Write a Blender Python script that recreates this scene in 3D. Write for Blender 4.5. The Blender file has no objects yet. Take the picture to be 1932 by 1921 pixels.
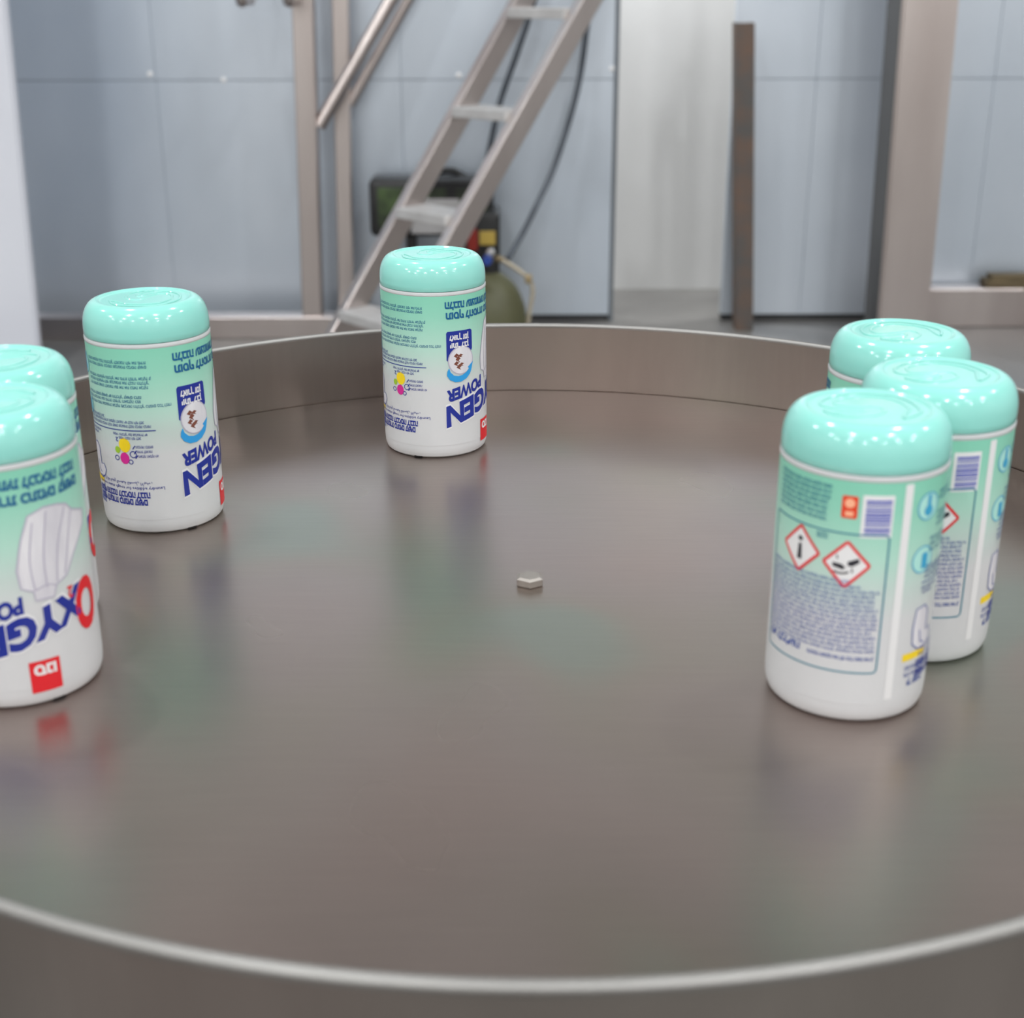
import bpy, bmesh, math, random
from mathutils import Vector, Matrix

random.seed(7)
SC = bpy.context.scene
COL = SC.collection
PI = math.pi
R = math.radians

# ------------------------------------------------------------------ camera, world, lights, exposure
FPX, TILT, CAMH = 2560.0, 0.3681, 1.274
cam_d = bpy.data.cameras.new('camera')
cam = bpy.data.objects.new('camera', cam_d)
COL.objects.link(cam)
SC.camera = cam
cam_d.sensor_fit = 'HORIZONTAL'
cam_d.sensor_width = 36.0
cam_d.lens = FPX / 1932.0 * 36.0
cam_d.clip_start = 0.02
cam.matrix_world = Matrix.Translation((0, 0, CAMH)) @ Matrix.Rotation(PI / 2 - TILT, 4, 'X') @ Matrix.Rotation(-0.0025, 4, 'Z')
cam_d.dof.use_dof = True
cam_d.dof.focus_distance = 1.24
cam_d.dof.aperture_fstop = 6.3

wd = bpy.data.worlds.new('hall_air')
SC.world = wd
wd.use_nodes = True
wd.node_tree.nodes['Background'].inputs[0].default_value = (0.80, 0.88, 1.0, 1)
wd.node_tree.nodes['Background'].inputs[1].default_value = 0.05

def lamp(x, y, z, power, rad, col=(0.965, 0.985, 1.0)):
    d = bpy.data.lights.new('hall_and_fill_lamp', 'AREA')
    d.shape = 'DISK'; d.size = rad * 2; d.energy = power; d.color = col
    o = bpy.data.objects.new('hall_and_fill_lamp', d)
    o.location = (x, y, z)
    COL.objects.link(o)
    return o

for ly, xs in ((-6.6, (-5.8, -2.0, 1.9, 5.7)), (-4.0, (-7.0, -3.4, 0.2, 3.7, 7.1)), (-1.5, (-6.0, -2.1, 1.8, 5.6)), (2.3, (-5.2, -1.5, 2.0, 5.4))):  # ceiling rows; the last one was added to brighten the deck
    for lx in xs:
        lamp(lx + random.uniform(-.2, .2), ly + random.uniform(-.2, .2), 5.5, 125, 0.15)
lamp(0.02, 5.76, 2.6, 60, 0.10)  # unseen fill lamp, added behind the partition to brighten the far wall
lamp(1.36, 5.76, 2.6, 60, 0.10)  # its partner, an added fill lamp on the other side of the doorway

SC.view_settings.view_transform = 'Standard'
SC.view_settings.look = 'None'
SC.view_settings.gamma = 1.0
SC.view_settings.use_curve_mapping = False
SC.view_settings.exposure = -0.62

# ------------------------------------------------------------------ helpers
def at(px, py, Y):
    a = (px - 966) / FPX; b = -(py - 960.5) / FPX
    d = Vector((a, math.cos(TILT) + b * math.sin(TILT), -math.sin(TILT) + b * math.cos(TILT)))
    return Vector((0, 0, CAMH)) + d * (Y / d.y)

def lin(r, g, b):
    f = lambda c: (c / 255 / 12.92) if c <= 10 else ((c / 255 + 0.055) / 1.055) ** 2.4
    return (f(r), f(g), f(b), 1)

def mat(name, col, rough=0.5, metal=0.0, spec=0.5, coat=0.0):
    m = bpy.data.materials.new(name); m.use_nodes = True
    p = m.node_tree.nodes['Principled BSDF']
    p.inputs['Base Color'].default_value = col
    p.inputs['Roughness'].default_value = rough
    p.inputs['Metallic'].default_value = metal
    p.inputs['Specular IOR Level'].default_value = spec
    p.inputs['Coat Weight'].default_value = coat
    return m

def nodes(m):
    nt = m.node_tree
    return nt, nt.nodes['Principled BSDF'], nt.nodes.new, nt.links.new

def noise_var(m, c1, c2, scale, detail=3, rough=None, bump=0.0, bscale=None, stretch=(1, 1, 1)):
    """procedural colour / roughness / bump variation in object space"""
    nt, p, N, L = nodes(m)
    tc = N('ShaderNodeTexCoord'); mp = N('ShaderNodeMapping'); mp.inputs['Scale'].default_value = stretch
    L(tc.outputs['Object'], mp.inputs['Vector'])
    n = N('ShaderNodeTexNoise'); n.inputs['Scale'].default_value = scale; n.inputs['Detail'].default_value = detail
    L(mp.outputs[0], n.inputs['Vector'])
    r = N('ShaderNodeValToRGB'); r.color_ramp.elements[0].position = 0.3; r.color_ramp.elements[1].position = 0.7
    r.color_ramp.elements[0].color = c1; r.color_ramp.elements[1].color = c2
    L(n.outputs['Fac'], r.inputs[0]); L(r.outputs[0], p.inputs['Base Color'])
    if rough:
        mr = N('ShaderNodeMapRange'); mr.inputs[3].default_value = rough[0]; mr.inputs[4].default_value = rough[1]
        L(n.outputs['Fac'], mr.inputs[0]); L(mr.outputs[0], p.inputs['Roughness'])
    if bump:
        n2 = N('ShaderNodeTexNoise'); n2.inputs['Scale'].default_value = bscale or scale * 4
        L(mp.outputs[0], n2.inputs['Vector'])
        b = N('ShaderNodeBump'); b.inputs['Strength'].default_value = bump; b.inputs['Distance'].default_value = 0.002
        L(n2.outputs['Fac'], b.inputs['Height']); L(b.outputs[0], p.inputs['Normal'])
    return m

def obj(name, bm, m, parent=None, smooth=False, loc=None):
    me = bpy.data.meshes.new(name)
    bm.normal_update()
    bm.to_mesh(me); bm.free()
    if m: me.materials.append(m)
    if smooth:
        me.polygons.foreach_set('use_smooth', [True] * len(me.polygons))
        me.set_sharp_from_angle(angle=R(40))
    o = bpy.data.objects.new(name, me)
    COL.objects.link(o)
    if parent: o.parent = parent
    if loc: o.location = loc
    return o

def thing(name, label, cat, loc=(0, 0, 0), rotz=0, group=None):
    o = bpy.data.objects.new(name, None)
    o.empty_display_size = 0.05
    COL.objects.link(o); o.location = loc; o.rotation_euler = (0, 0, rotz)
    o['label'] = label; o['category'] = cat
    if group: o['group'] = group
    return o

def tag(o, label, cat, group=None):
    o['label'] = label; o['category'] = cat
    if group: o['group'] = group
    return o

def struct(o):
    o['kind'] = 'structure'; return o

def add_box(bm, lo, hi, bev=0.0, seg=2, mtx=None):
    b = bmesh.new()
    bmesh.ops.create_cube(b, size=1)
    for v in b.verts:
        v.co = Vector([lo[i] + (v.co[i] + .5) * (hi[i] - lo[i]) for i in range(3)])
    if bev:
        bmesh.ops.bevel(b, geom=b.edges[:], offset=bev, segments=seg, affect='EDGES', profile=0.5)
    if mtx is not None: b.transform(mtx)
    merge(bm, b)

def merge(bm, b):
    me = bpy.data.meshes.new('tmp'); b.to_mesh(me); b.free(); bm.from_mesh(me); bpy.data.meshes.remove(me)

def add_beam(bm, p, q, n1, w1, w2, bev=0.004):
    """square section bar from p to q; n1 = direction of the w1 side"""
    p, q = Vector(p), Vector(q)
    d = (q - p); L = d.length; d.normalize()
    n1 = Vector(n1); n1 = (n1 - d * n1.dot(d)).normalized(); n2 = d.cross(n1)
    M = Matrix((n1, n2, d)).transposed().to_4x4(); M.translation = p
    add_box(bm, (-w1 / 2, -w2 / 2, 0), (w1 / 2, w2 / 2, L), bev, 2, M)

def add_lathe(bm, prof, n=64, closed=False, M=None):
    rings = []
    for r, z in prof:
        if r < 1e-6: rings.append([bm.verts.new((0, 0, z))])
        else: rings.append([bm.verts.new((r * math.cos(2 * PI * i / n), r * math.sin(2 * PI * i / n), z)) for i in range(n)])
    pairs = list(zip(rings, rings[1:])) + ([(rings[-1], rings[0])] if closed else [])
    for a, b in pairs:
        for i in range(n):
            j = (i + 1) % n
            if len(a) == 1 and len(b) == 1: continue
            if len(a) == 1: bm.faces.new((a[0], b[j], b[i]))
            elif len(b) == 1: bm.faces.new((a[i], a[j], b[0]))
            else: bm.faces.new((a[i], a[j], b[j], b[i]))
    if M is not None: bmesh.ops.transform(bm, matrix=M, verts=[v for r in rings for v in r])

def smooth_path(pts, k=8):
    pts = [Vector(p) for p in pts]
    P = [pts[0]] + pts + [pts[-1]]
    out = []
    for i in range(1, len(P) - 2):
        for s in range(k):
            t = s / k; a, b, c, d = P[i - 1], P[i], P[i + 1], P[i + 2]
            out.append(0.5 * ((2 * b) + (c - a) * t + (2 * a - 5 * b + 4 * c - d) * t * t + (3 * b - a - 3 * c + d) * t ** 3))
    out.append(pts[-1])
    return out

def add_tube(bm, pts, r, n=10, closed=False, flat=None):
    pts = [Vector(p) for p in pts]
    up = Vector((0, 0, 1)); rings = []
    m = len(pts)
    for i, p in enumerate(pts):
        if closed: t = pts[(i + 1) % m] - pts[i - 1]
        else: t = pts[min(i + 1, m - 1)] - pts[max(i - 1, 0)]
        t.normalize()
        ref = up if abs(t.dot(up)) < .95 else Vector((1, 0, 0))
        if i and abs(t.dot(up)) >= .7 and not closed: ref = Vector((1, 0, 0)) if abs(t.x) < .7 else Vector((0, 1, 0))
        a = t.cross(ref).normalized(); b = a.cross(t)
        if rings:   # keep the frame from flipping
            pa = prev - t * prev.dot(t)
            if pa.length > 1e-4: a = pa.normalized(); b = a.cross(t)
        prev = a
        f = flat or 1.0
        rings.append([bm.verts.new(p + a * r * math.cos(2 * PI * k / n) + b * r * f * math.sin(2 * PI * k / n)) for k in range(n)])
    for a, b in list(zip(rings, rings[1:])) + ([(rings[-1], rings[0])] if closed else []):
        for k in range(n):
            j = (k + 1) % n
            bm.faces.new((a[k], b[k], b[j], a[j]))
    if not closed:
        bm.faces.new(rings[0]); bm.faces.new(rings[-1][::-1])

def mk(fn, *a, **k):
    bm = bmesh.new(); fn(bm, *a, **k); return bm

# ------------------------------------------------------------------ materials
M_wall = noise_var(mat('blue_grey_sheet', lin(206, 215, 225), 0.34, 0.62), lin(196, 206, 217), lin(213, 221, 230), 1.6, 4, (0.3, 0.42), 0.03, 3, (1, 1, .6))
M_white_wall = noise_var(mat('white_paint', lin(226, 226, 224), 0.6), lin(222, 222, 220), lin(232, 232, 231), 2.0, 3)
M_hall = noise_var(mat('hall_paint', lin(226, 223, 220), 0.8), lin(221, 218, 215), lin(231, 228, 225), 0.8, 3)
M_ceil = noise_var(mat('ceiling_sheet', lin(190, 190, 190), 0.8), lin(184, 184, 184), lin(196, 196, 196), 0.7, 3)
M_floor = noise_var(mat('concrete', lin(100, 98, 96), 0.3), lin(92, 90, 88), lin(116, 114, 111), 2.2, 6, (0.22, 0.42), 0.03, 40)
M_dark = noise_var(mat('dark_gap', lin(52, 52, 54), 0.7), lin(46, 46, 48), lin(60, 60, 62), 9)
M_steel = noise_var(mat('brushed_steel', lin(198, 189, 186), 0.28, 1.0), lin(196, 185, 181), lin(213, 204, 200), 5, 4, (0.24, 0.36), 0.006, 160, (1, 1, .15))
M_rust = noise_var(mat('rusty_steel', lin(92, 86, 82), 0.62, 0.35), lin(86, 86, 85), lin(112, 92, 80), 12, 8, (0.5, 0.8), 0.2, 60)
M_enamel = noise_var(mat('white_enamel', lin(212, 214, 222), 0.38), lin(208, 210, 218), lin(216, 218, 225), 2, 2)
M_tread = noise_var(mat('pale_tread', lin(196, 194, 193), 0.5, 0.3), lin(188, 186, 185), lin(206, 205, 204), 20, 4, None, 0.2, 220)
M_blk = noise_var(mat('black_plastic', lin(28, 28, 29), 0.45), lin(24, 24, 25), lin(36, 36, 36), 12)
M_grn = noise_var(mat('mottled_green', lin(70, 92, 44), 0.5), lin(22, 26, 20), lin(72, 92, 52), 16, 4)
M_olive = noise_var(mat('olive_paint', lin(84, 84, 56), 0.5), lin(76, 76, 50), lin(92, 92, 64), 8)
M_red = mat('red_paint', lin(150, 44, 34), 0.45)
M_yel = mat('yellow_paint', lin(176, 150, 70), 0.5)
M_brass = mat('pale_brass', lin(170, 152, 118), 0.4, 0.6)
M_hose = noise_var(mat('dark_rubber', lin(70, 76, 84), 0.55), lin(64, 70, 78), lin(80, 86, 94), 14)
M_cord = mat('cream_hose', lin(176, 166, 146), 0.5)
M_blue = mat('blue_paint', lin(40, 70, 150), 0.45)
M_wood = noise_var(mat('brown_wood', lin(96, 82, 58), 0.7), lin(84, 72, 50), lin(108, 94, 68), 10, 5, None, 0, None, (1, 6, 6))

# turntable sheet: brushed stainless with faint heat-tint blotches
M_deck = mat('stainless_sheet', lin(150, 140, 134), 0.28, 1.0)
def deck_nodes(m, rlo, rhi, tint):
    nt, p, N, L = nodes(m)
    tc = N('ShaderNodeTexCoord')
    n1 = N('ShaderNodeTexNoise'); n1.inputs['Scale'].default_value = 4.5; n1.inputs['Detail'].default_value = 1
    L(tc.outputs['Object'], n1.inputs['Vector'])
    cr = N('ShaderNodeValToRGB'); cr.color_ramp.interpolation = 'B_SPLINE'; e = cr.color_ramp.elements
    e[0].position = .28; e[0].color = tint[0]
    e[1].position = .68; e[1].color = tint[2]
    x = e.new(.5); x.color = tint[1]
    x = e.new(.6); x.color = tint[3]
    L(n1.outputs['Fac'], cr.inputs[0])
    # scuffs
    mp = N('ShaderNodeMapping'); mp.inputs['Scale'].default_value = (3, 60, 3); mp.inputs['Rotation'].default_value = (0, 0, .35)
    L(tc.outputs['Object'], mp.inputs['Vector'])
    n2 = N('ShaderNodeTexNoise'); n2.inputs['Scale'].default_value = 5; n2.inputs['Detail'].default_value = 6
    L(mp.outputs[0], n2.inputs['Vector'])
    n3 = N('ShaderNodeTexNoise'); n3.inputs['Scale'].default_value = 7; n3.inputs['Detail'].default_value = 1.5
    L(tc.outputs['Object'], n3.inputs['Vector'])
    mx = N('ShaderNodeMix'); mx.data_type = 'RGBA'; mx.blend_type = 'MULTIPLY'; mx.inputs[0].default_value = 1
    sr = N('ShaderNodeMapRange'); sr.inputs[1].default_value = 0; sr.inputs[2].default_value = 1; sr.inputs[3].default_value = .93; sr.inputs[4].default_value = 1.05
    L(n2.outputs['Fac'], sr.inputs[0]); L(cr.outputs[0], mx.inputs[6]); L(sr.outputs[0], mx.inputs[7]); L(mx.outputs[2], p.inputs['Base Color'])
    rr = N('ShaderNodeMapRange'); rr.inputs[1].default_value = 0; rr.inputs[2].default_value = 1; rr.inputs[3].default_value = rlo; rr.inputs[4].default_value = rhi
    L(n3.outputs['Fac'], rr.inputs[0]); L(rr.outputs[0], p.inputs['Roughness'])
deck_nodes(M_deck, .24, .34, (lin(172, 155, 149), lin(168, 157, 151), lin(156, 163, 152), lin(168, 156, 146)))
M_rim = mat('stainless_rim', lin(160, 150, 144), 0.3, 1.0)
deck_nodes(M_rim, .24, .36, (lin(158, 146, 140), lin(160, 152, 146), lin(152, 154, 146), lin(158, 151, 145)))
M_edge = noise_var(mat('polished_edge', lin(152, 150, 147), 0.5, 1.0), lin(146, 144, 141), lin(160, 158, 155), 8)

M_body = mat('white_plastic', lin(204, 205, 206), 0.32)
M_lid = mat('turquoise_plastic', lin(142, 210, 199), 0.13, 0.0, 0.5)
M_lid.node_tree.nodes['Principled BSDF'].inputs['Subsurface Weight'].default_value = 0.0
M_navy = mat('navy_ink', lin(22, 42, 140), 0.4)
M_teal = mat('teal_ink', lin(14, 92, 140), 0.4)
M_ink = mat('small_print_ink', lin(70, 92, 160), 0.4)
M_tealink = mat('teal_small_ink', lin(64, 130, 150), 0.4)
M_redink = mat('red_ink', lin(216, 24, 36), 0.4)
M_orange = mat('orange_red_ink', lin(222, 66, 34), 0.4)
M_whiteink = mat('white_ink', lin(224, 224, 224), 0.4)
M_cyan = mat('cyan_ink', lin(42, 150, 214), 0.35)
M_yellink = mat('yellow_ink', lin(240, 208, 30), 0.4)
M_mag = mat('magenta_ink', lin(206, 40, 140), 0.4)
M_lime = mat('lime_ink', lin(150, 190, 50), 0.4)
M_blkink = mat('black_ink', lin(40, 40, 48), 0.4)
M_brown = mat('brown_ink', lin(120, 70, 56), 0.4)
M_gry = noise_var(mat('grey_cloth_print', lin(208, 206, 212), 0.4), lin(196, 194, 202), lin(224, 223, 226), 60, 3, None, 0, None, (1, 1, .2))
M_gryline = mat('grey_line_ink', lin(178, 174, 190), 0.4)
M_label = mat('printed_sleeve', lin(150, 215, 190), 0.3)
def label_nodes(m):
    nt, p, N, L = nodes(m)
    tc = N('ShaderNodeTexCoord'); sx = N('ShaderNodeSeparateXYZ'); mr = N('ShaderNodeMapRange')
    mr.inputs[1].default_value = .012; mr.inputs[2].default_value = .16
    cr = N('ShaderNodeValToRGB'); e = cr.color_ramp.elements
    e[0].position = 0; e[0].color = lin(204, 205, 206)
    e[1].position = 1; e[1].color = lin(130, 202, 176)
    for pz, c in ((.38, lin(204, 205, 206)), (.52, lin(190, 206, 200)), (.66, lin(172, 212, 196)), (.86, lin(142, 205, 182))):
        x = e.new(pz); x.color = c
    L(tc.outputs['Object'], sx.inputs[0]); L(sx.outputs['Z'], mr.inputs[0]); L(mr.outputs[0], cr.inputs[0]); L(cr.outputs[0], p.inputs['Base Color'])
label_nodes(M_label)

# ------------------------------------------------------------------ the hall
YW = 5.43                      # face of the sheet-metal partition
XD0 = at(1165, 300, YW).x      # doorway in the partition
XD1 = at(1393, 20, YW).x
floor = struct(obj('floor', mk(add_box, (-9, -8, -.1), (9, 8, 0)), M_floor))
struct(obj('ceiling', mk(add_box, (-9, -8, 6.0), (9, 8, 6.1)), M_ceil))
struct(obj('wall_left', mk(add_box, (-9.1, -8, 0), (-9, 8, 6)), M_hall))
struct(obj('wall_right', mk(add_box, (9, -8, 0), (9.1, 8, 6)), M_hall))
struct(obj('wall_front', mk(add_box, (-9, -8.1, 0), (9, -8, 6)), M_hall))
YB = 6.05
struct(obj('wall_far', mk(add_box, (-9, YB, 0), (9, YB + .1, 6)), M_white_wall))

wb = struct(obj('wall_back', bmesh.new(), None))
ZS = at(300, 150, YW).z        # height of the horizontal joint between the sheets
def panels(xs):
    for x0, x1 in zip(xs, xs[1:]):
        for z0, z1 in ((.025, ZS), (ZS, 2 * ZS), (2 * ZS, 3 * ZS)):
            obj('wall_panel', mk(add_box, (x0 + .0004, YW, z0 + .001), (x1 - .0004, YW + .05, z1 - .001), .0012, 1), M_wall, wb)
panels([-9, -8, -6.8, -5.6, -4.4, -3.2, -2.15, at(310, 300, YW).x, -.42, XD0])
panels([XD1, at(1531, 300, YW).x, at(1860, 300, YW).x, 3.3, 4.6, 5.9, 7, 8, 9])
b = bmesh.new()
add_box(b, (-9, YW + .012, 0), (XD0 - .004, YW + .06, 3 * ZS)); add_box(b, (XD1 + .004, YW + .012, 0), (9, YW + .06, 3 * ZS))
obj('backing_frame', b, M_dark, wb)
# corner flashing along the doorway edge
obj('corner_flashing', mk(add_box, (XD0 - .018, YW - .004, 0), (XD0, YW + .06, 3 * ZS), .002, 1), mat('grey_flashing', lin(120, 126, 132), .45, .6), wb)
scr = None
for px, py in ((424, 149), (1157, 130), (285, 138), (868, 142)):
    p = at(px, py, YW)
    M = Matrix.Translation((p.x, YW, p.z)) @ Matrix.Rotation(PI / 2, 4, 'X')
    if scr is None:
        scr = obj('screw', mk(add_lathe, [(0, 0), (.011, 0), (.011, .001), (.0065, .003), (.006, .005), (0, .0065)], 12), mat('screw_glint_white', lin(240, 240, 240), .35), wb, True)  # white colour stands in for the glint on the screw heads
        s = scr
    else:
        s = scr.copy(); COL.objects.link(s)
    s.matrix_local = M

# ------------------------------------------------------------------ turntable
ZT = 0.85
TC = Vector((0.01335, 0.94223, ZT))
RT = 0.5283
RH = 0.0737
tt = thing('turntable', 'large round stainless steel turntable with raised rim carrying the canisters', 'turntable', TC)
deck_prof = [(0, 0), (.1, 0), (.25, 0), (.4, 0), (RT - .0022, 0), (RT - .0012, -.0012), (RT - .0012, -.004), (0, -.004)]
obj('deck', mk(add_lathe, deck_prof, 160), M_deck, tt, True)
rim_prof = [(RT, -.03), (RT, RH - .002), (RT + .0008, RH - .0008), (RT + .0022, RH), (RT + .0046, RH), (RT + .006, RH - .001), (RT + .0066, RH - .003),
            (RT + .006, RH - .0052), (RT + .004, RH - .0062), (RT + .003, RH - .008), (RT + .003, -.03)]
k0 = 2
obj('rim_wall', mk(add_lathe, [(RT, -.03), (RT, RH - .002), (RT + .003, RH - .002), (RT + .003, -.03)], 200, True), M_rim, tt, True)
edge = [(RT + .003 + .0034 * math.cos(t), RH - .001 + .0034 * math.sin(t)) for t in [2 * PI * i / 12 for i in range(12)]]
obj('rim_edge', mk(add_lathe, edge, 200, True), M_edge, tt, True)
obj('skirt', mk(add_lathe, [(RT + .003, -.012), (RT + .006, -.012), (RT + .006, -.15), (RT + .003, -.15)], 160, True), M_rim, tt, True)
bm = bmesh.new()
hexr = .0112
vs = []
for z, r in ((0, .0125), (.0012, .0125)):
    pass
add_lathe(bm, [(0, .0068), (.0085, .0068), (hexr, .0055), (hexr, .0008), (hexr - .0006, 0), (0, 0)], 6, False, Matrix.Rotation(R(30), 4, 'Z'))
bo = obj('hex_bolt', bm, noise_var(mat('bolt_steel', lin(176, 170, 164), .55, .8), lin(150, 143, 137), lin(168, 162, 156), 60), tt)
bo['label'] = 'grey hexagonal bolt head at the centre of the turntable'
obj('bearing_drum', mk(add_lathe, [(0, -.004), (.2, -.004), (.2, -.12), (.09, -.14), (.09, -.45), (0, -.45)], 48), M_steel, tt, True)
for a in (45, 135, 225, 315):
    x, y = .36 * math.cos(R(a)), .36 * math.sin(R(a))
    obj('leg', mk(add_box, (x - .025, y - .025, -ZT), (x + .025, y + .025, -.1), .003), M_steel, tt)
b = bmesh.new()
for a in (45, 135):
    x, y = .36 * math.cos(R(a)), .36 * math.sin(R(a))
    add_beam(b, (-x, -y, -.42), (x, y, -.42), (0, 0, 1), .05, .05)
obj('cross_brace', b, M_steel, tt)

# ------------------------------------------------------------------ canisters
D = 0.1
RL = .502 * D          # radius of the printed sleeve

def flat_to_can(bm, s0, zc, off, tilt=0.0, flip=True):
    """wrap flat artwork (x along the arc in metres, y up) round the can; flip = artwork upside down"""
    xs = [v.co.x for v in bm.verts]
    lo, hi = min(xs), max(xs)
    step = RL * R(4)
    k = math.floor(lo / step) + 1
    while k * step < hi:
        bmesh.ops.bisect_plane(bm, geom=bm.verts[:] + bm.edges[:] + bm.faces[:], plane_co=(k * step, 0, 0), plane_no=(1, 0, 0))
        k += 1
    for v in bm.verts:
        x, y = v.co.x, v.co.y
        if flip: x, y = -x, -y
        a = R(s0) + x / RL
        z = zc * D + y + tilt * D * math.degrees(x / RL)
        v.co = Vector(((RL + off) * math.sin(a), -(RL + off) * math.cos(a), z))

def fill_loops(P, E, bold):
    """fill glyph outlines by winding: same-sense contours overlap, opposite ones are holes"""
    nxt = {a: b for a, b in E}
    seen, loops = set(), []
    for a in list(nxt):
        if a in seen: continue
        lp, c = [], a
        while c in nxt and c not in seen:
            seen.add(c); lp.append(Vector(P[c])); c = nxt[c]
        q = [p for i, p in enumerate(lp) if (p - lp[i - 1]).length > 1e-7]
        if len(q) > 2: loops.append(q)
    area = lambda l: sum(l[i - 1].x * l[i].y - l[i].x * l[i - 1].y for i in range(len(l))) / 2
    bm = bmesh.new()
    if not loops: return bm
    sgn = 1 if area(max(loops, key=lambda l: abs(area(l)))) > 0 else -1
    if bold:
        new = []
        for l in loops:
            o = []
            for i, p in enumerate(l):
                d1 = (p - l[i - 1]).normalized(); d2 = (l[(i + 1) % len(l)] - p).normalized()
                n1 = Vector((d1.y, -d1.x)) * sgn; n2 = Vector((d2.y, -d2.x)) * sgn
                n = n1 + n2
                n = n / max(n.dot(n1), .6) if n.length > 1e-6 else n1
                o.append(p + n * bold)
            new.append(o)
        loops = new
    outer = [l for l in loops if area(l) * sgn > 0]; holes = [l for l in loops if area(l) * sgn <= 0]
    def inside(p, l):
        c = False
        for i in range(len(l)):
            a, b = l[i - 1], l[i]
            if (a.y > p.y) != (b.y > p.y) and p.x < (b.x - a.x) * (p.y - a.y) / (b.y - a.y) + a.x: c = not c
        return c
    from mathutils.geometry import tessellate_polygon
    for l in outer:
        hs = [h for h in holes if inside(h[0], l) and abs(area(h)) < abs(area(l))]
        pts = [p for g in [l] + hs for p in g]
        tris = tessellate_polygon([[p.to_3d() for p in g] for g in [l] + hs])
        vs = [bm.verts.new((p.x, p.y, 0)) for p in pts]
        for t in tris:
            a, b, c = (pts[k] for k in t)
            cr = (b - a).cross(c - a)
            if abs(cr) < 1e-14: continue
            try: bm.faces.new([vs[k] for k in (t if cr > 0 else t[::-1])])
            except ValueError: pass
    return bm

CAPH = {}
def cap_height(ch):
    if ch not in CAPH:
        CAPH[ch] = 1.0
        t = text_bm(ch, 1.0, 0, 'LEFT')
        CAPH[ch] = max(v.co.y for v in t.verts) - min(v.co.y for v in t.verts); t.free()
    return CAPH[ch]

def text_bm(body, size, bold=0.0, align='RIGHT', width=None, height=None, res=2, shear=0):
    cu = bpy.data.curves.new('txt', 'FONT')
    cu.body = body; cu.size = size; cu.align_x = align; cu.align_y = 'BOTTOM_BASELINE' if False else 'BOTTOM_BASELINE'
    cu.resolution_u = res; cu.shear = shear; cu.fill_mode = 'NONE'
    o = bpy.data.objects.new('txt', cu); COL.objects.link(o)
    bpy.context.view_layer.update()
    ev = o.evaluated_get(bpy.context.evaluated_depsgraph_get())
    me = ev.to_mesh()
    bm = fill_loops([(v.co.x, v.co.y) for v in me.vertices], [tuple(e.vertices) for e in me.edges], bold)
    ev.to_mesh_clear()
    bpy.data.objects.remove(o); bpy.data.curves.remove(cu)
    if not bm.verts: return bm
    xs = [v.co.x for v in bm.verts]; ys = [v.co.y for v in bm.verts]
    x0, x1, y0, y1 = min(xs), max(xs), min(ys), max(ys)
    sx = (width / (x1 - x0)) if width else 1.0
    ref = 'H' if body.isascii() else ('\u05d4' if any('\u0590' <= c < '\u0600' for c in body) else None)
    if height and ref:
        ch = cap_height(ref) * size; sy = height / ch; y0, y1 = 0.0, ch
    else:
        sy = (height / (y1 - y0)) if height else 1.0
    ax = {'RIGHT': x1, 'LEFT': x0, 'CENTER': (x0 + x1) / 2}[align]
    for v in bm.verts:
        v.co.x = (v.co.x - ax) * sx; v.co.y = (v.co.y - (y0 + y1) / 2) * sy; v.co.z = 0
    return bm

def heb(s): return s[::-1]
ARC = RL * PI / 180   # metres per degree

def put_text(bm, body, s0, zc, h, off=.00030, width=None, bold=0.0, tilt=0.0, res=1, align='RIGHT', exact=True):
    """one printed line, upside down, starting at label angle s0 (its left end as seen) with glyph height h (in D)"""
    t = text_bm(body, h * D * 1.4, bold, align, width * ARC if width else None, h * D if exact else None, res)
    flat_to_can(t, s0, zc, off, tilt)
    merge(bm, t)

def poly(bm, pts, s0, zc, off, flip=False, tilt=0.0):
    """filled polygon; pts in (deg, D) about s0, zc"""
    b = bmesh.new()
    vs = [b.verts.new((x * ARC, y * D, 0)) for x, y in pts]
    f = b.faces.new(vs)
    if f.normal.z < 0: f.normal_flip()
    bmesh.ops.triangulate(b, faces=b.faces[:])
    flat_to_can(b, s0, zc, off, tilt, flip)
    merge(bm, b)

DPD = RL / D * PI / 180     # D units per degree
def ell(rx, rz, n=28): return [(rx / DPD * math.cos(2 * PI * i / n), rz * math.sin(2 * PI * i / n)) for i in range(n)]
def rrect(w, h, r, n=4):
    """rounded rect, w in deg, h & r in D"""
    out = []; rw = r / DPD
    for cx, cz, a0 in ((w / 2 - rw, h / 2 - r, 0), (-w / 2 + rw, h / 2 - r, 90), (-w / 2 + rw, -h / 2 + r, 180), (w / 2 - rw, -h / 2 + r, 270)):
        for i in range(n + 1):
            a = R(a0 + 90 * i / n); out.append((cx + rw * math.cos(a), cz + r * math.sin(a)))
    return out

def stroke(bm, pts, w, s0, zc, off, closed=False):
    """line of width w (in D) through pts (deg, D)"""
    P = [Vector((x * DPD, y)) for x, y in pts]
    m = len(P)
    L_, R_ = [], []
    for i, p in enumerate(P):
        t = (P[(i + 1) % m] - P[i - 1]) if closed else (P[min(i + 1, m - 1)] - P[max(i - 1, 0)])
        n = Vector((-t.y, t.x)).normalized() * w / 2
        L_.append(p + n); R_.append(p - n)
    b = bmesh.new()
    vl = [b.verts.new((p.x * D, p.y * D, 0)) for p in L_]; vr = [b.verts.new((p.x * D, p.y * D, 0)) for p in R_]
    for i in range(m if closed else m - 1):
        j = (i + 1) % m
        b.faces.new((vl[i], vr[i], vr[j], vl[j]))
    flat_to_can(b, s0, zc, off, 0, False)
    merge(bm, b)

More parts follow.
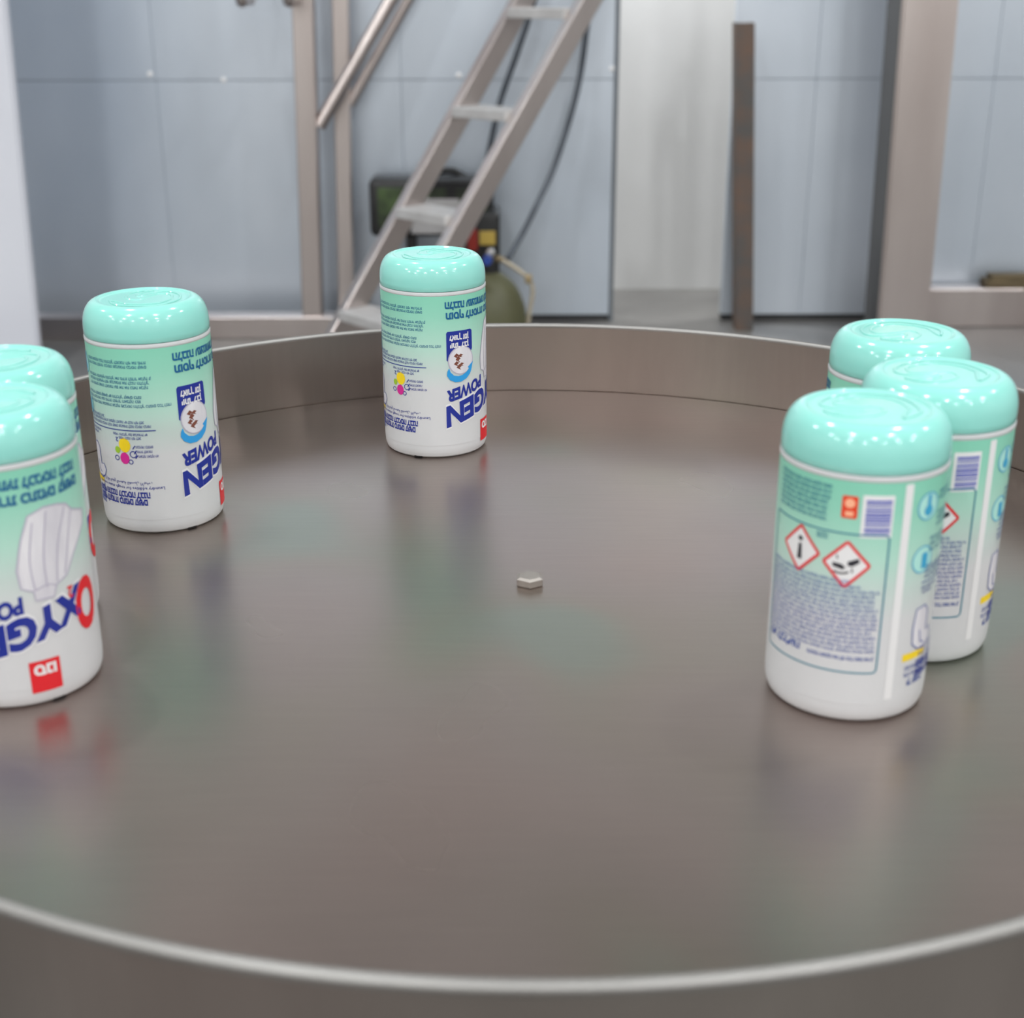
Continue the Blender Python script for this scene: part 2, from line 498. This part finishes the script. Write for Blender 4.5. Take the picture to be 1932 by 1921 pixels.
def lid_profile():
    pr = [(.485, 1.612), (.497, 1.614), (.502, 1.620), (.502, 1.66)]
    for i in range(0, 15):
        a = PI / 2 * i / 14
        pr.append((.372 + .130 * math.cos(a) ** .92, 1.675 + .212 * math.sin(a) ** .92))
    pr += [(.367, 1.885), (.360, 1.876), (.350, 1.8725), (.335, 1.8725), (.2, 1.8755), (0, 1.877)]
    return [(r * D, z * D) for r, z in pr]

def make_canister():
    root = thing('canister', '', 'canister')
    body = [(0, .035), (.37, .035), (.385, .02), (.40, .002), (.415, 0), (.45, 0), (.468, .006), (.480, .018), (.484, .022), (.4845, .026), (.489, .036),
            (.4965, .06), (.5, .10), (.5, .30), (.5, .9), (.5, 1.575), (.5045, 1.580), (.5050, 1.588), (.5050, 1.604), (.5035, 1.609), (.48, 1.610), (0, 1.610)]
    bb = mk(add_lathe, [(r * D, z * D) for r, z in body], 96)
    obj('body', bb, M_body, root, True)
    # the little black notch in the foot of the can
    b = bmesh.new()
    add_box(b, (-.0042, -.0006, .0), (.0042, .0022, .0032), .0006, 1, Matrix.Rotation(R(87), 4, 'Z') @ Matrix.Translation((0, -.0473, 0)))
    obj('foot_notch', b, M_blk, root)
    obj('lid', mk(add_lathe, lid_profile(), 96), M_lid, root, True)
    # raised emblem on the lid top
    b = bmesh.new()
    zt = 1.8765 * D
    loop = [(.24, .02), (.20, .15), (.06, .22), (-.10, .20), (-.16, .10), (-.06, .03), (.06, -.03), (.02, -.13), (-.12, -.16), (-.25, -.10), (-.29, .02), (-.25, -.02), (-.12, -.08), (-.06, -.04), (-.20, .04), (-.24, .16), (-.10, .27), (.10, .28), (.27, .17), (.30, 0), (.24, -.18), (.08, -.26), (.12, -.2), (.22, -.1)]
    add_tube(b, smooth_path([(x * D, y * D, zt) for x, y in loop], 5), .0011, 6, True, .6)
    obj('raised_emblem', b, M_lid, root, True)
    # printed sleeve
    lab = obj('label', mk(add_lathe, [(RL, z * D) for z in (.13, .4, .8, 1.2, 1.574)], 96), M_label, root, True)
    o1, o2, o3 = .00018, .00032, .00046

    # --- front: brand words, claims, badge, cloth
    b = bmesh.new()
    put_text(b, 'XYGEN', 120, .410, .205, o2, 97, .0021, .0024, 3)
    obj('word_outline', b, M_whiteink, root)
    b = bmesh.new()
    put_text(b, 'XYGEN', 120.5, .410, .185, o3, 95, .0014, .0024, 3)
    put_text(b, 'POWER', 121.5, .612, .105, o2, 48, .00075, .0020, 3)
    obj('brand_lettering', b, M_navy, root)
    b = bmesh.new()
    put_text(b, 'O', 209, .560, .31, o3, 25, .0020, .0008, 4)
    put_text(b, '2', 203, .70, .075, o3, 5, .0003, 0, 3)
    obj('red_lettering', b, M_redink, root)
    b = bmesh.new()
    put_text(b, heb('תוסף להסרת כתמים קשים'), 122, 1.388, .056, o2, 106, .00036, 0, 2)
    put_text(b, heb('הלבנה עוצמתית לכביסה לבנה'), 121, 1.488, .056, o2, 106, .00036, 0, 2)
    obj('claim_lettering', b, M_teal, root)
    b = bmesh.new()
    poly(b, rrect(22, .215, .004), 178.5, .205, o2)
    mk_ = obj('brand_mark', b, M_redink, root)
    b = bmesh.new()
    put_text(b, heb('סנו'), 170.5, .250, .062, o3, 16, .0004, 0, 3)
    obj('mark_lettering', b, M_whiteink, mk_)
    # badge
    b = bmesh.new()
    poly(b, [(-16, -.13), (-12, -.16), (12, -.07), (15, -.06), (16, -.04), (15.5, .13), (13.5, .145), (-14.5, .145), (-16, .13)], 138, 1.095, o1)
    bd = obj('badge', b, M_navy, root)
    b = bmesh.new()
    put_text(b, heb('יותר לבן'), 126, 1.105, .042, o2, 23, .00026, 0, 2)
    put_text(b, heb('לאורך זמן'), 125.5, 1.178, .042, o2, 23.5, .00026, 0, 2)
    obj('badge_lettering', b, M_whiteink, bd)
    b = bmesh.new(); poly(b, ell(.138, .138), 139, .955, o2); obj('badge_ring', b, M_gryline, bd)
    b = bmesh.new(); poly(b, ell(.128, .128), 139, .955, o3); obj('badge_cloth', b, M_gry, bd)
    b = bmesh.new()
    for k, (dx, dz, w) in enumerate(((-3, .045, .028), (-1, .01, .036), (-3, -.03, .028), (0, -.065, .030), (2, .045, .020), (3, -.04, .018))):
        poly(b, [(dx - 3.2, dz), (dx, dz + w), (dx + 3, dz + .008), (dx + .6, dz - .006), (dx + 2.5, dz - w * .9), (dx - 1, dz - .012)], 136, .955, .00058)
    obj('badge_stain', b, M_brown, bd)
    b = bmesh.new()
    poly(b, [(-13.5, .045), (-15.5, .015), (-16, -.025), (-13, -.068), (-7, -.095), (0, -.098), (7, -.075), (12, -.035), (14, .0), (16.5, .08), (9, .035), (10.5, .018), (7, -.012), (2, -.034), (-3, -.040), (-8, -.030), (-12, .005)], 138, .845, .0006)
    obj('badge_arrow', b, M_cyan, bd)
    # folded white cloth
    b = bmesh.new()
    cloth = [(-24, -.30), (-10, -.33), (0, -.30), (8, -.18), (12, 0), (24, .14), (31, .24), (34, .27), (26, .28), (16, .30), (9, .31), (0, .31), (-6, .28), (-14, .26), (-20, .24), (-24, .16), (-29, -.02), (-31, -.18)]
    cloth = [(-17.6, .286), (-5.7, .319), (5, .31), (13.6, .288), (19.1, .234), (26.5, .21), (36, .18), (33.1, .099), (24, .03), (15.4, -.05), (6.4, -.164), (-3, -.199), (-6, -.273), (-19.5, -.267), (-20.2, -.203), (-28.2, -.172), (-29.5, -.053), (-26, .08), (-23.8, .15)]
    poly(b, cloth, 198, .985, o1)
    cl = obj('printed_cloth', b, M_gry, root)
    b = bmesh.new()
    stroke(b, cloth, .012, 198, .985, o2, True)
    for ln in ([(-15, .24), (-20, 0), (-19, -.2)], [(-4, .29), (-10, .0), (-10, -.2)], [(12, .28), (2, .05), (-2, -.18)], [(18, .23), (13, .10), (8, -.06), (5, -.15)], [(-19, -.2), (-10, -.18), (-4, -.2)]):
        stroke(b, [(v.x, v.y) for v in smooth_path([(x, z, 0) for x, z in ln], 5)], .009, 198, .985, o2)
    obj('cloth_folds', b, M_gryline, cl)

    # --- information panel
    b = bmesh.new()
    rows = [(1.466, 52), (1.430, 52), (1.335, 55), (1.300, 53), (1.262, 52), (1.182, 46), (1.147, 45), (1.108, 72)]
    words = 'מסיר כתמים קשים מכביסה לבנה וצבעונית בכל כביסה יש למדוד את כמות האבקה לפי מידת הלכלוך ולהוסיף למכונה עם אבקת הכביסה'.split()
    def para(n):
        out = []
        while len(' '.join(out)) < n: out.append(random.choice(words))
        return heb(' '.join(out)[:n])
    for k, (z, w) in enumerate(rows):
        put_text(b, para(int(w * .8)), 30 if k < 5 else 24, z, .021, o2, w + (15 if k < 5 else 20), .00004, 0, 1)
    obj('small_print', b, M_teal, root)
    b = bmesh.new()
    for z, s, w in ((1.0, 22, 26), (.972, 22, 68), (.938, 22, 74)):
        put_text(b, para(int(w * .8)), s, z, .020, o2, w, .00004, 0, 1)
    stroke(b, [(x, 0) for x in range(20, 101, 4)], .008, 0, .902, o2)
    for z, s, w in ((.868, 58, 34), (.838, 64, 22), (.868, 20, 20), (.838, 22, 12), (.765, 80, 16), (.725, 81, 14), (.685, 82, 18)):
        put_text(b, para(int(w * .8)), s, z, .019, o2, w, .00004, 0, 1)
    for z, s in ((.76, 77), (.72, 78), (.68, 79)):
        stroke(b, [(0, -.015), (2.5, .015)], .008, s, z, o2)
    put_text(b, 'Laundry additive for tough stains removal', 26, .405, .026, o2, 77, .00003, 0, 1)
    put_text(b, 'ﺾﻴﺑﻷﺍ ﻞﻴﺴﻐﻠﻟ ﺔﺒﻌﺼﻟﺍ ﻊﻘﺒﻟﺍ ﺔﻟﺍﺯﻹ ﻑﺎﻀﻣ', 26, .450, .046, o2, 66, .00004, 0, 1)
    put_text(b, heb('תוסף להסרת כתמים קשים'), 24, .285, .046, o2, 62, .00028, 0, 2)
    put_text(b, heb('תוסף הלבנה לכביסה לבנה'), 24, .348, .046, o2, 65, .00028, 0, 2)
    obj('panel_print', b, M_navy, root)
    # machine drawing
    b = bmesh.new()
    mach = [(-12, .13), (-2, .14), (2, .10), (2.5, -.04), (8, -.03), (11, -.08), (8, -.13), (2, -.16), (-6, -.15), (-13, -.10), (-14, 0)]
    poly(b, mach, 30, .60, o1); mg = obj('machine_picture', b, M_gry, root)
    b = bmesh.new(); stroke(b, mach, .009, 30, .60, o2, True); stroke(b, [(-6, -.02), (-4, -.1), (1, -.12)], .009, 30, .60, o2); obj('machine_outline', b, M_ink, mg)
    for mname, m_, pts in (('yellow_dot', M_yellink, [(69, .775, .062)]), ('magenta_dot', M_mag, [(68, .662, .05)]), ('lime_dot', M_lime, [(61, .73, .03)])):
        b = bmesh.new()
        for s, z, r_ in pts: poly(b, ell(r_ * .85, r_, 16), s, z, o2)
        obj(mname, b, m_, root)
    b = bmesh.new()
    for s, z, r_ in ((77, .70, .027), (59.5, .66, .02), (74, .635, .018)): stroke(b, ell(r_, r_, 12), .007, s, z, o2, True)
    stroke(b, [(62, 0), (68, .035)], .008, 0, .73, o1); stroke(b, [(69, .775), (68.5, .66)], .008, 0, 0, o1)
    put_text(b, '2', 60, .82, .035, o2, 3, .0001, 0, 2)
    obj('molecule_lines', b, M_navy, root)
    # round icons
    b = bmesh.new()
    for z in (1.40, 1.06): poly(b, ell(.085, .085, 20), 18, z, o1)
    ic = obj('icon_disc', b, mat('pale_aqua_ink', lin(170, 222, 212), .4), root)
    b = bmesh.new()
    for z in (1.40, 1.06): stroke(b, ell(.085, .085, 20), .008, 18, z, o2, True)
    poly(b, ell(.036, .034, 14), 18.5, 1.372, o2); poly(b, rrect(3.4, .085, .012), 18.5, 1.43, o2); poly(b, rrect(6, .10, .01), 20, 1.05, o2); pass
    obj('icon_symbol', b, mat('soft_cyan_ink', lin(60, 160, 200), .4), ic)
    b = bmesh.new(); poly(b, rrect(25, .05, .006), 21.5, .42, o1); obj('yellow_flash', b, M_yellink, root)
    # stripe between the panels
    b = bmesh.new(); poly(b, rrect(6, 1.40, .003, 1), 0, .86, o1); obj('white_stripe', b, M_whiteink, root)

    # --- hazard panel
    b = bmesh.new()
    stroke(b, [(x - 57, z) for x, z in rrect(92, .90, .03)], .010, 0, .80, o2, True)
    for k in range(7):
        put_text(b, para(38 if k < 3 else 33), -99, 1.525 - k * .034, .020, o2, 47 - (2 if k > 2 else 0), .00008, 0, 1)
    put_text(b, heb('סכנה'), -60, 1.215, .035, o2, 8, .0001, 0, 1)
    obj('hazard_frame', b, M_tealink, root)
    b = bmesh.new()
    put_text(b, para(48), -101, .948, .019, o2, 66, .00004, 0, 1)
    for k in range(15):
        put_text(b, para(64), -101, .915 - k * .030, .0175, o2, random.choice((84, 86, 87, 87, 74)), .00004, 0, 1)
    put_text(b, para(34), -60, .445, .022, o2, 46, .00008, 0, 1)
    put_text(b, heb('לא לבליעה'), -100, .455, .040, o2, 34, .00022, 0, 2)
    put_text(b, para(16), 12, .345, .028, o2, 22, .00004, 0, 1)
    put_text(b, para(16), 12, .300, .028, o2, 24, .00004, 0, 1)
    put_text(b, heb('יד שניה'), 16, .245, .045, o2, 18, .0002, 0, 1)
    obj('hazard_print', b, M_ink, root)
    for s, z in ((-72.5, 1.09), (-38, 1.055)):
        dm = [(15.5, 0), (0, .145), (-15.5, 0), (0, -.145)]
        b = bmesh.new(); poly(b, dm, s, z, o1); dmo = obj('warning_diamond', b, M_whiteink, root)
        b = bmesh.new()
        for i in range(4):
            a, c = dm[i], dm[(i + 1) % 4]
            stroke(b, [(a[0] + (c[0] - a[0]) * t / 5, a[1] + (c[1] - a[1]) * t / 5) for t in range(6)], .018, s, z, o2)
        obj('diamond_border', b, M_redink, dmo)
        b = bmesh.new()
        if s < -50:
            poly(b, [(-1.3, .03), (1.3, .03), (2.0, -.07), (-2.0, -.07)], s, z, o2); poly(b, ell(.018, .016, 12), s, z + .062, o2)
        else:   # corrosive: hand, bar and drops, upside down as on the can
            poly(b, [(-9, -.02), (-2, -.035), (0, -.02), (-3, .0), (-9, .005)], s, z, o2)
            poly(b, [(1, .02), (8, .045), (9, .02), (4, -.01), (1, -.005)], s, z, o2)
            stroke(b, [(-8, -.05), (-4, -.06), (0, -.055), (2, -.045)], .012, s, z, o2); stroke(b, [(-6, .03), (-6.5, .055)], .008, s, z, o2); stroke(b, [(4, -.02), (4.5, -.05)], .008, s, z, o2)
        obj('hazard_symbol', b, M_blkink, dmo)
    b = bmesh.new(); poly(b, rrect(10.5, .14, .012), -39, 1.415, o1); rl = obj('red_tag', b, M_orange, root)
    b = bmesh.new(); poly(b, ell(.03, .03, 12), -39, 1.44, o2); poly(b, rrect(5.5, .03, .004), -39, 1.375, o2); obj('tag_symbol', b, mat('pale_orange_ink', lin(246, 176, 140), .4), rl)
    b = bmesh.new(); poly(b, rrect(21, .265, .004, 1), -20.5, 1.365, o1); bc = obj('barcode', b, M_whiteink, root)
    b = bmesh.new(); z = 1.255
    rnd = random.Random(3)
    while z < 1.465:
        w = rnd.choice((.004, .006, .009, .013)); poly(b, rrect(17, w, .001, 1), -20, z + w / 2, o2); z += w + rnd.choice((.003, .004, .007))
    obj('barcode_lines', b, mat('violet_ink', lin(84, 92, 178), .4), bc)
    return root

def copy_tree(o, parent=None):
    c = o.copy(); COL.objects.link(c); c.parent = parent
    for ch in list(o.children): copy_tree(ch, c)
    return c

GRP = 'turquoise-lidded white canisters on the turntable'
spots = [
    (-.750, 12.836, -109, 'canister standing alone at the far middle of the turntable, before the steel stairs'),
    (-2.989, 10.924, -101.5, 'second canister from the left in front, whole, its navy badge towards the viewer'),
    (-3.220, 7.992, -165, 'nearest left canister showing a red square mark and printed white cloth'),
    (-3.520, 8.972, -142, 'canister half hidden directly behind the nearest left canister with the red square mark'),
    (2.141, 7.808, 33, 'nearest right canister with turquoise lid, showing two red hazard diamonds and a barcode'),
    (2.800, 8.580, 47, 'middle one of the three right canisters, one hazard diamond visible beside its neighbour'),
    (2.850, 9.704, 65, 'rearmost of the three right canisters, mostly only its turquoise lid visible'),
]
proto = make_canister()
for i, (x, y, th, lb) in enumerate(spots):
    o = proto if i == 0 else copy_tree(proto)
    o.location = (x * D, y * D, ZT)
    o.rotation_euler = (0, 0, R(th) - math.atan2(x, y))
    o['label'] = lb; o['group'] = GRP
    for ch in o.children:
        if ch.name.startswith('foot_notch'): ch.rotation_euler.z = R((0, 40, 100, 75, 60, 130, 20)[i])

# ------------------------------------------------------------------ staircase with base beam and handrails
st = thing('steel_staircase', 'steep brushed steel staircase with handrails standing before the grey wall', 'staircase', (0, 0, 0))
AZ = R(42)
def stair_line(bpx, tpx, Y):
    P = at(*bpx, Y); Yt = Y
    for _ in range(50):
        Q = at(*tpx, Yt); Yt = Y + (Q.x - P.x) * math.tan(AZ)
    d = (Q - P) / (Q - P).z
    return P - d * P.z, d
YBS = 4.56
A0, dA = stair_line((640, 627), (988, 0), 4.62)
B0, dB = stair_line((850, 465), (1114, 0), YBS)
e_ = Vector((math.cos(AZ), math.sin(AZ), 0)); w_ = Vector((math.sin(AZ), -math.cos(AZ), 0))
ZTOP = 1.5

obj('stringer', mk(add_beam, A0, A0 + dA * ZTOP, w_, .04, .078, .004), M_steel, st)
obj('stringer', mk(add_beam, B0, B0 + dB * ZTOP, w_, .04, .078, .004), M_steel, st)
def zat(py):
    lo, hi = 0, 1.6
    for _ in range(40):
        m = (lo + hi) / 2; p = (A0 + dA * m + B0 + dB * m) / 2; z = p.z - CAMH
        v = 960.5 - FPX * (p.y * math.sin(TILT) + z * math.cos(TILT)) / (p.y * math.cos(TILT) - z * math.sin(TILT))
        if v > py: lo = m
        else: hi = m
    return lo
z1, z2 = zat(213), zat(405)
dz = z1 - z2
zt = z2 - dz
while zt < ZTOP:
    if zt > .03:
        a, c = A0 + dA * zt, B0 + dB * zt
        o = bmesh.new()
        add_beam(o, a + w_ * .024, c - w_ * .024, e_, .14, .035, .003)
        obj('tread', o, M_tread, st)
    zt += dz
# base beam lying on the floor, posts and rails
yb0, yb1 = 5.14, 5.235
bx0, bx1 = at(-60, 610, yb0).x, at(700, 610, yb0).x
obj('base_beam', mk(add_box, (bx0, yb0, 0), (bx1, yb1, .086), .004), M_steel, st)
def post(p0, p1, Y0, zb, wd, name):
    a, c = at(*p0, Y0), at(*p1, Y0)
    d = (c - a) / (c.z - a.z)
    obj(name, mk(add_beam, a + d * (zb - a.z), a + d * (1.7 - a.z), (1, 0, 0), wd, wd, .006), M_steel, st)
    return a + d * (zb - a.z), d
post((592, 590), (575, 0), 5.185, .08, .076, 'post')
post((655, 560), (645, 0), 5.30, .0, .062, 'post')
h1 = at(603, 238, 5.185); h1e = h1 + Vector((.635, .14, 1)) * .8
obj('handrail', mk(add_tube, [h1, h1e], .025, 14), M_steel, st, True)
h2 = at(662, 196, 5.30); h2e = h2 + Vector((.62, .10, 1)) * .8
b = bmesh.new()
h2e.y = min(h2e.y, 5.40)
add_tube(b, [h2, h2e], .020, 14)
obj('handrail', b, M_steel, st, True)
for px in (457, 546):
    p = at(px, -3, 5.0)
    b = bmesh.new()
    add_tube(b, smooth_path([p + Vector((0, .0, .35)), p + Vector((0, 0, .1)), p, p + Vector((.0, .05, -.004)), p + Vector((0, .18, -.004))], 5), .02, 12)
    obj('handrail_end', b, M_steel, st, True)

# ------------------------------------------------------------------ things at the back
# left white column
p0, p1 = at(12, 0, 4.6), at(74, 655, 4.6)
d = (p0 - p1) / (p0.z - p1.z)
bm = bmesh.new()
e0 = p1 - d * p1.z; e1 = e0 + d * 2.6
vs = []
for (x, z) in ((e0.x, 0), (e1.x, 2.6)):
    vs.append([bm.verts.new(c) for c in ((-2.35, 4.6, z), (x, 4.6, z), (x, 4.64, z), (-2.35, 4.64, z))])
for i in range(4): bm.faces.new((vs[0][i], vs[0][(i + 1) % 4], vs[1][(i + 1) % 4], vs[1][i]))
bm.faces.new(vs[0][::-1]); bm.faces.new(vs[1])
bmesh.ops.bevel(bm, geom=bm.edges[:], offset=.008, segments=3, affect='EDGES')
wc = thing('machine_housing', 'tall white enamelled housing at the left edge of the picture', 'machine', (0, 0, 0))
obj('side_panel', bm, M_enamel, wc, True)
obj('plinth', mk(add_box, (-2.34, 4.605, 0), (e0.x - .02, 4.635, .05), .003), M_dark, wc)

# rusty steel section leaning by the doorway
rs = thing('rusty_steel_channel', 'rust-spotted dark steel channel leaning upright by the white doorway', 'steel bar', (0, 0, 0))
a, c = at(1406, 617, 5.26), at(1409, 44, 5.26)
wR = (at(1426, 300, 5.26) - at(1392, 300, 5.26)).x
b = bmesh.new()
add_box(b, (a.x - wR / 2, 5.26, 0), (a.x + wR / 2, 5.268, c.z), .002)
obj('web_plate', b, M_rust, rs)
for sx in (-1, 1):
    x = a.x + sx * (wR / 2 - .003)
    obj('flange', mk(add_box, (x - .004, 5.266, 0), (x + .004, 5.35, c.z), .001), M_rust, rs)

for ch in rs.children:      # it leans a little to the left
    for v in ch.data.vertices: v.co.x += (c.x - a.x) * v.co.z / c.z

# big stainless column on the right, with a floor beam behind it
YC = 5.02
cl = thing('steel_column', 'wide brushed stainless column on the right with a dark reflection painted on its left face', 'column', (0, 0, 0))
a0, a1 = at(1658, 600, YC), at(1706, 0, YC)
b0, b1 = at(1757, 560, YC), at(1813, 0, YC)
def edge_line(p, q): 
    d = (p - q) / (p.z - q.z); return p - d * p.z, d
La, dLa = edge_line(a0, a1); Lb, dLb = edge_line(b0, b1)
H = 2.3
bm = bmesh.new(); rows = []
for z in (0, H):
    x0, x1 = (La + dLa * z).x, (Lb + dLb * z).x
    rows.append([bm.verts.new(c) for c in ((x0, YC, z), (x1, YC, z), (x1, YC + .2, z), (x0, YC + .2, z))])
for i in range(4): bm.faces.new((rows[0][i], rows[0][(i + 1) % 4], rows[1][(i + 1) % 4], rows[1][i]))
bm.faces.new(rows[0][::-1]); bm.faces.new(rows[1])
bmesh.ops.bevel(bm, geom=bm.edges[:], offset=.008, segments=3, affect='EDGES')
obj('shaft', bm, M_steel, cl, True)
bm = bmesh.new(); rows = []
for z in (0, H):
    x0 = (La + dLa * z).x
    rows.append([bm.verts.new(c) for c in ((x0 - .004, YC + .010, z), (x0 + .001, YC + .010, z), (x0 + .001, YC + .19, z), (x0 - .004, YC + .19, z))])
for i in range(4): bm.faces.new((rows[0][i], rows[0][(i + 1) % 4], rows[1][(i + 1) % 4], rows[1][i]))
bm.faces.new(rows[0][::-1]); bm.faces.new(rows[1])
o = obj('side_panel', bm, mat('dark_reflection_grey', lin(80, 80, 80), .6), cl); o['label'] = 'left side of the column with its dark reflection painted in grey'  # added plate: dark reflection of the steel left face put into its colour
bx = (Lb).x
fb = obj('floor_beam', mk(add_box, (bx - .02, 5.30, 0), (3.2, 5.40, .156), .005), M_steel)
tag(fb, 'low steel beam lying on the floor right of the wide column', 'beam')
p = at(1862, 535, 5.31)
wo = thing('timber_offcut', 'short brown timber offcut lying on the low steel beam at right', 'timber', (0, 0, 0))
obj('board', mk(add_box, (p.x, 5.31, .156), (p.x + .34, 5.39, .186), .003), M_wood, wo)
obj('board_upper', mk(add_box, (p.x + .02, 5.315, .186), (p.x + .31, 5.38, .205), .003), M_wood, wo)

# portable machine behind the stairs
gm = thing('portable_compressor', 'black and mottled green portable machine on a stand behind the stairs', 'compressor', (0, 0, 0))
YG = 5.16
g0, g1 = at(700, 447, YG), at(932, 338, YG)
obj('case', mk(add_box, (g0.x, YG, g0.z), (g1.x, YG + .18, g1.z), .022, 3), M_blk, gm, True)
gx = (g1.x - g0.x)
for fx0, fx1 in ((.07, .30), (.34, .62), (.70, .95)):
    obj('side_plate', mk(add_box, (g0.x + gx * fx0, YG - .006, g0.z + .03), (g0.x + gx * fx1, YG + .01, g1.z - .03), .004), M_grn, gm)
for k in range(4):
    zz = g1.z - .012 - k * .018
    obj('rib', mk(add_box, (at(812, 360, YG).x, YG - .012, zz - .005), (at(888, 360, YG).x, YG + .02, zz + .005), .002), M_blk, gm)
q0, q1 = at(778, 440, YG), at(868, 373, YG)
obj('front_plate', mk(add_box, (q0.x, YG - .012, q0.z), (q1.x, YG + .005, q1.z), .003), mat('pale_grey_plate', lin(170, 168, 168), .5), gm)
hp = [at(810, 340, YG), at(822, 329, YG), at(850, 327, YG), at(866, 333, YG), at(884, 343, YG)]
b = bmesh.new(); add_tube(b, smooth_path([(v.x, YG + .12, v.z - .005) for v in hp], 5), .013, 10); obj('handle', b, M_blk, gm, True)
m0, m1 = at(886, 470, YG - .02), at(944, 398, YG - .02)
obj('motor_housing', mk(add_box, (m0.x, YG - .05, m0.z - .06), (m1.x, YG + .16, m1.z), .02, 3), M_blk, gm, True)
q0, q1 = at(906, 462, YG - .05), at(936, 436, YG - .05)
obj('yellow_label', mk(add_box, (q0.x, YG - .054, q0.z), (q1.x, YG - .04, q1.z), .002), M_yel, gm)
q0, q1 = at(884, 472, YG - .05), at(902, 432, YG - .05)
obj('red_label', mk(add_box, (q0.x, YG - .056, q0.z), (q1.x, YG - .04, q1.z), .002), M_red, gm)
for px in (775, 880):
    for dy in (.03, .15):
        x = at(px, 450, YG).x
        obj('leg', mk(add_box, (x - .015, YG + dy - .012, 0), (x + .015, YG + dy + .012, g0.z + .01), .002), M_blk, gm)

gc = thing('gas_cylinder', 'small olive green cylinder with valve standing beside the black machine', 'gas cylinder', (0, 0, 0))
YCy = 4.93
cb = at(930, 560, YCy)
rc = (at(995, 590, YCy) - at(930, 590, YCy)).x
zs = at(930, 575, YCy).z
zt_ = at(930, 520, YCy).z
pr = [(0, 0), (rc * .9, 0), (rc, .012), (rc, zs - .07)]
for i in range(1, 9):
    t = PI / 2 * i / 8
    pr.append((rc * math.cos(t) if i < 8 else .03, zs - .07 + (zt_ - zs + .085) * math.sin(t)))
pr = [q for q in pr if q[0] >= .028] 
pr = [(0, 0)] + pr + [(.03, zt_ + .012), (0, zt_ + .012)]
obj('tank', mk(add_lathe, pr, 40, False, Matrix.Translation((cb.x, YCy, 0))), M_olive, gc, True)
zv = at(930, 478, YCy).z
obj('neck', mk(add_lathe, [(0, zt_ + .005), (.032, zt_ + .005), (.032, zt_ + .05), (.022, zt_ + .06), (.022, zv), (0, zv)], 20, False, Matrix.Translation((cb.x - .005, YCy, 0))), M_blk, gc, True)
v = at(921, 486, YCy)
obj('valve_knob', mk(add_lathe, [(0, -.02), (.016, -.02), (.018, 0), (.016, .02), (0, .02)], 14, False, Matrix.Translation((v.x, YCy - .045, v.z)) @ Matrix.Rotation(PI / 2, 4, 'X')), M_blue, gc, True)
v = at(927, 473, YCy)
obj('pressure_gauge', mk(add_lathe, [(0, -.015), (.014, -.015), (.0155, .0), (.014, .012), (.011, .013), (0, .013)], 16, False, Matrix.Translation((v.x, YCy - .03, v.z)) @ Matrix.Rotation(PI / 2, 4, 'X')), mat('gauge_chrome', lin(215, 215, 215), .2, .9), gc, True)
b = bmesh.new()
vv = at(940, 488, YCy)
add_tube(b, [(cb.x, YCy, vv.z), (vv.x + .02, YCy - .02, vv.z)], .012, 10)
obj('valve_outlet', b, M_brass, gc, True)
b = bmesh.new()
hs = [at(948, 488, YCy), at(975, 505, YCy), at(996, 522, YCy), at(1006, 545, YCy), at(1000, 585, YCy), at(992, 640, YCy)]
hs = [Vector((q.x, YCy - .02, max(q.z, .012))) for q in hs]
add_tube(b, smooth_path(hs, 6), .008, 8)
obj('supply_hose', b, M_cord, gc, True)
v = at(998, 524, YCy)
obj('hose_fitting', mk(add_box, (v.x - .013, YCy - .035, v.z - .016), (v.x + .013, YCy - .005, v.z + .016), .005), M_brass, gc, True)

def hang(pts, r, label):
    b = bmesh.new()
    add_tube(b, smooth_path([at(px, py, Y) for px, py, Y in pts], 8), r, 10)
    o = obj('hanging_hose', b, M_hose, None, True)
    tag(o, label, 'hose')
hang([(1140, -420, 5.36), (1125, -120, 5.36), (1109, 55, 5.35), (1090, 175, 5.33), (1049, 310, 5.28), (1016, 383, 5.2), (985, 445, 5.1), (958, 490, 4.94)], .0115, 'dark grey hose sagging from beneath the stairs to the green cylinder')
hang([(1075, -380, 5.38), (1040, -120, 5.38), (1005, 18, 5.38), (976, 105, 5.38), (945, 195, 5.39), (922, 300, 5.40), (905, 410, 5.405)], .0115, 'short dark grey hose seen between the two stair stringers')
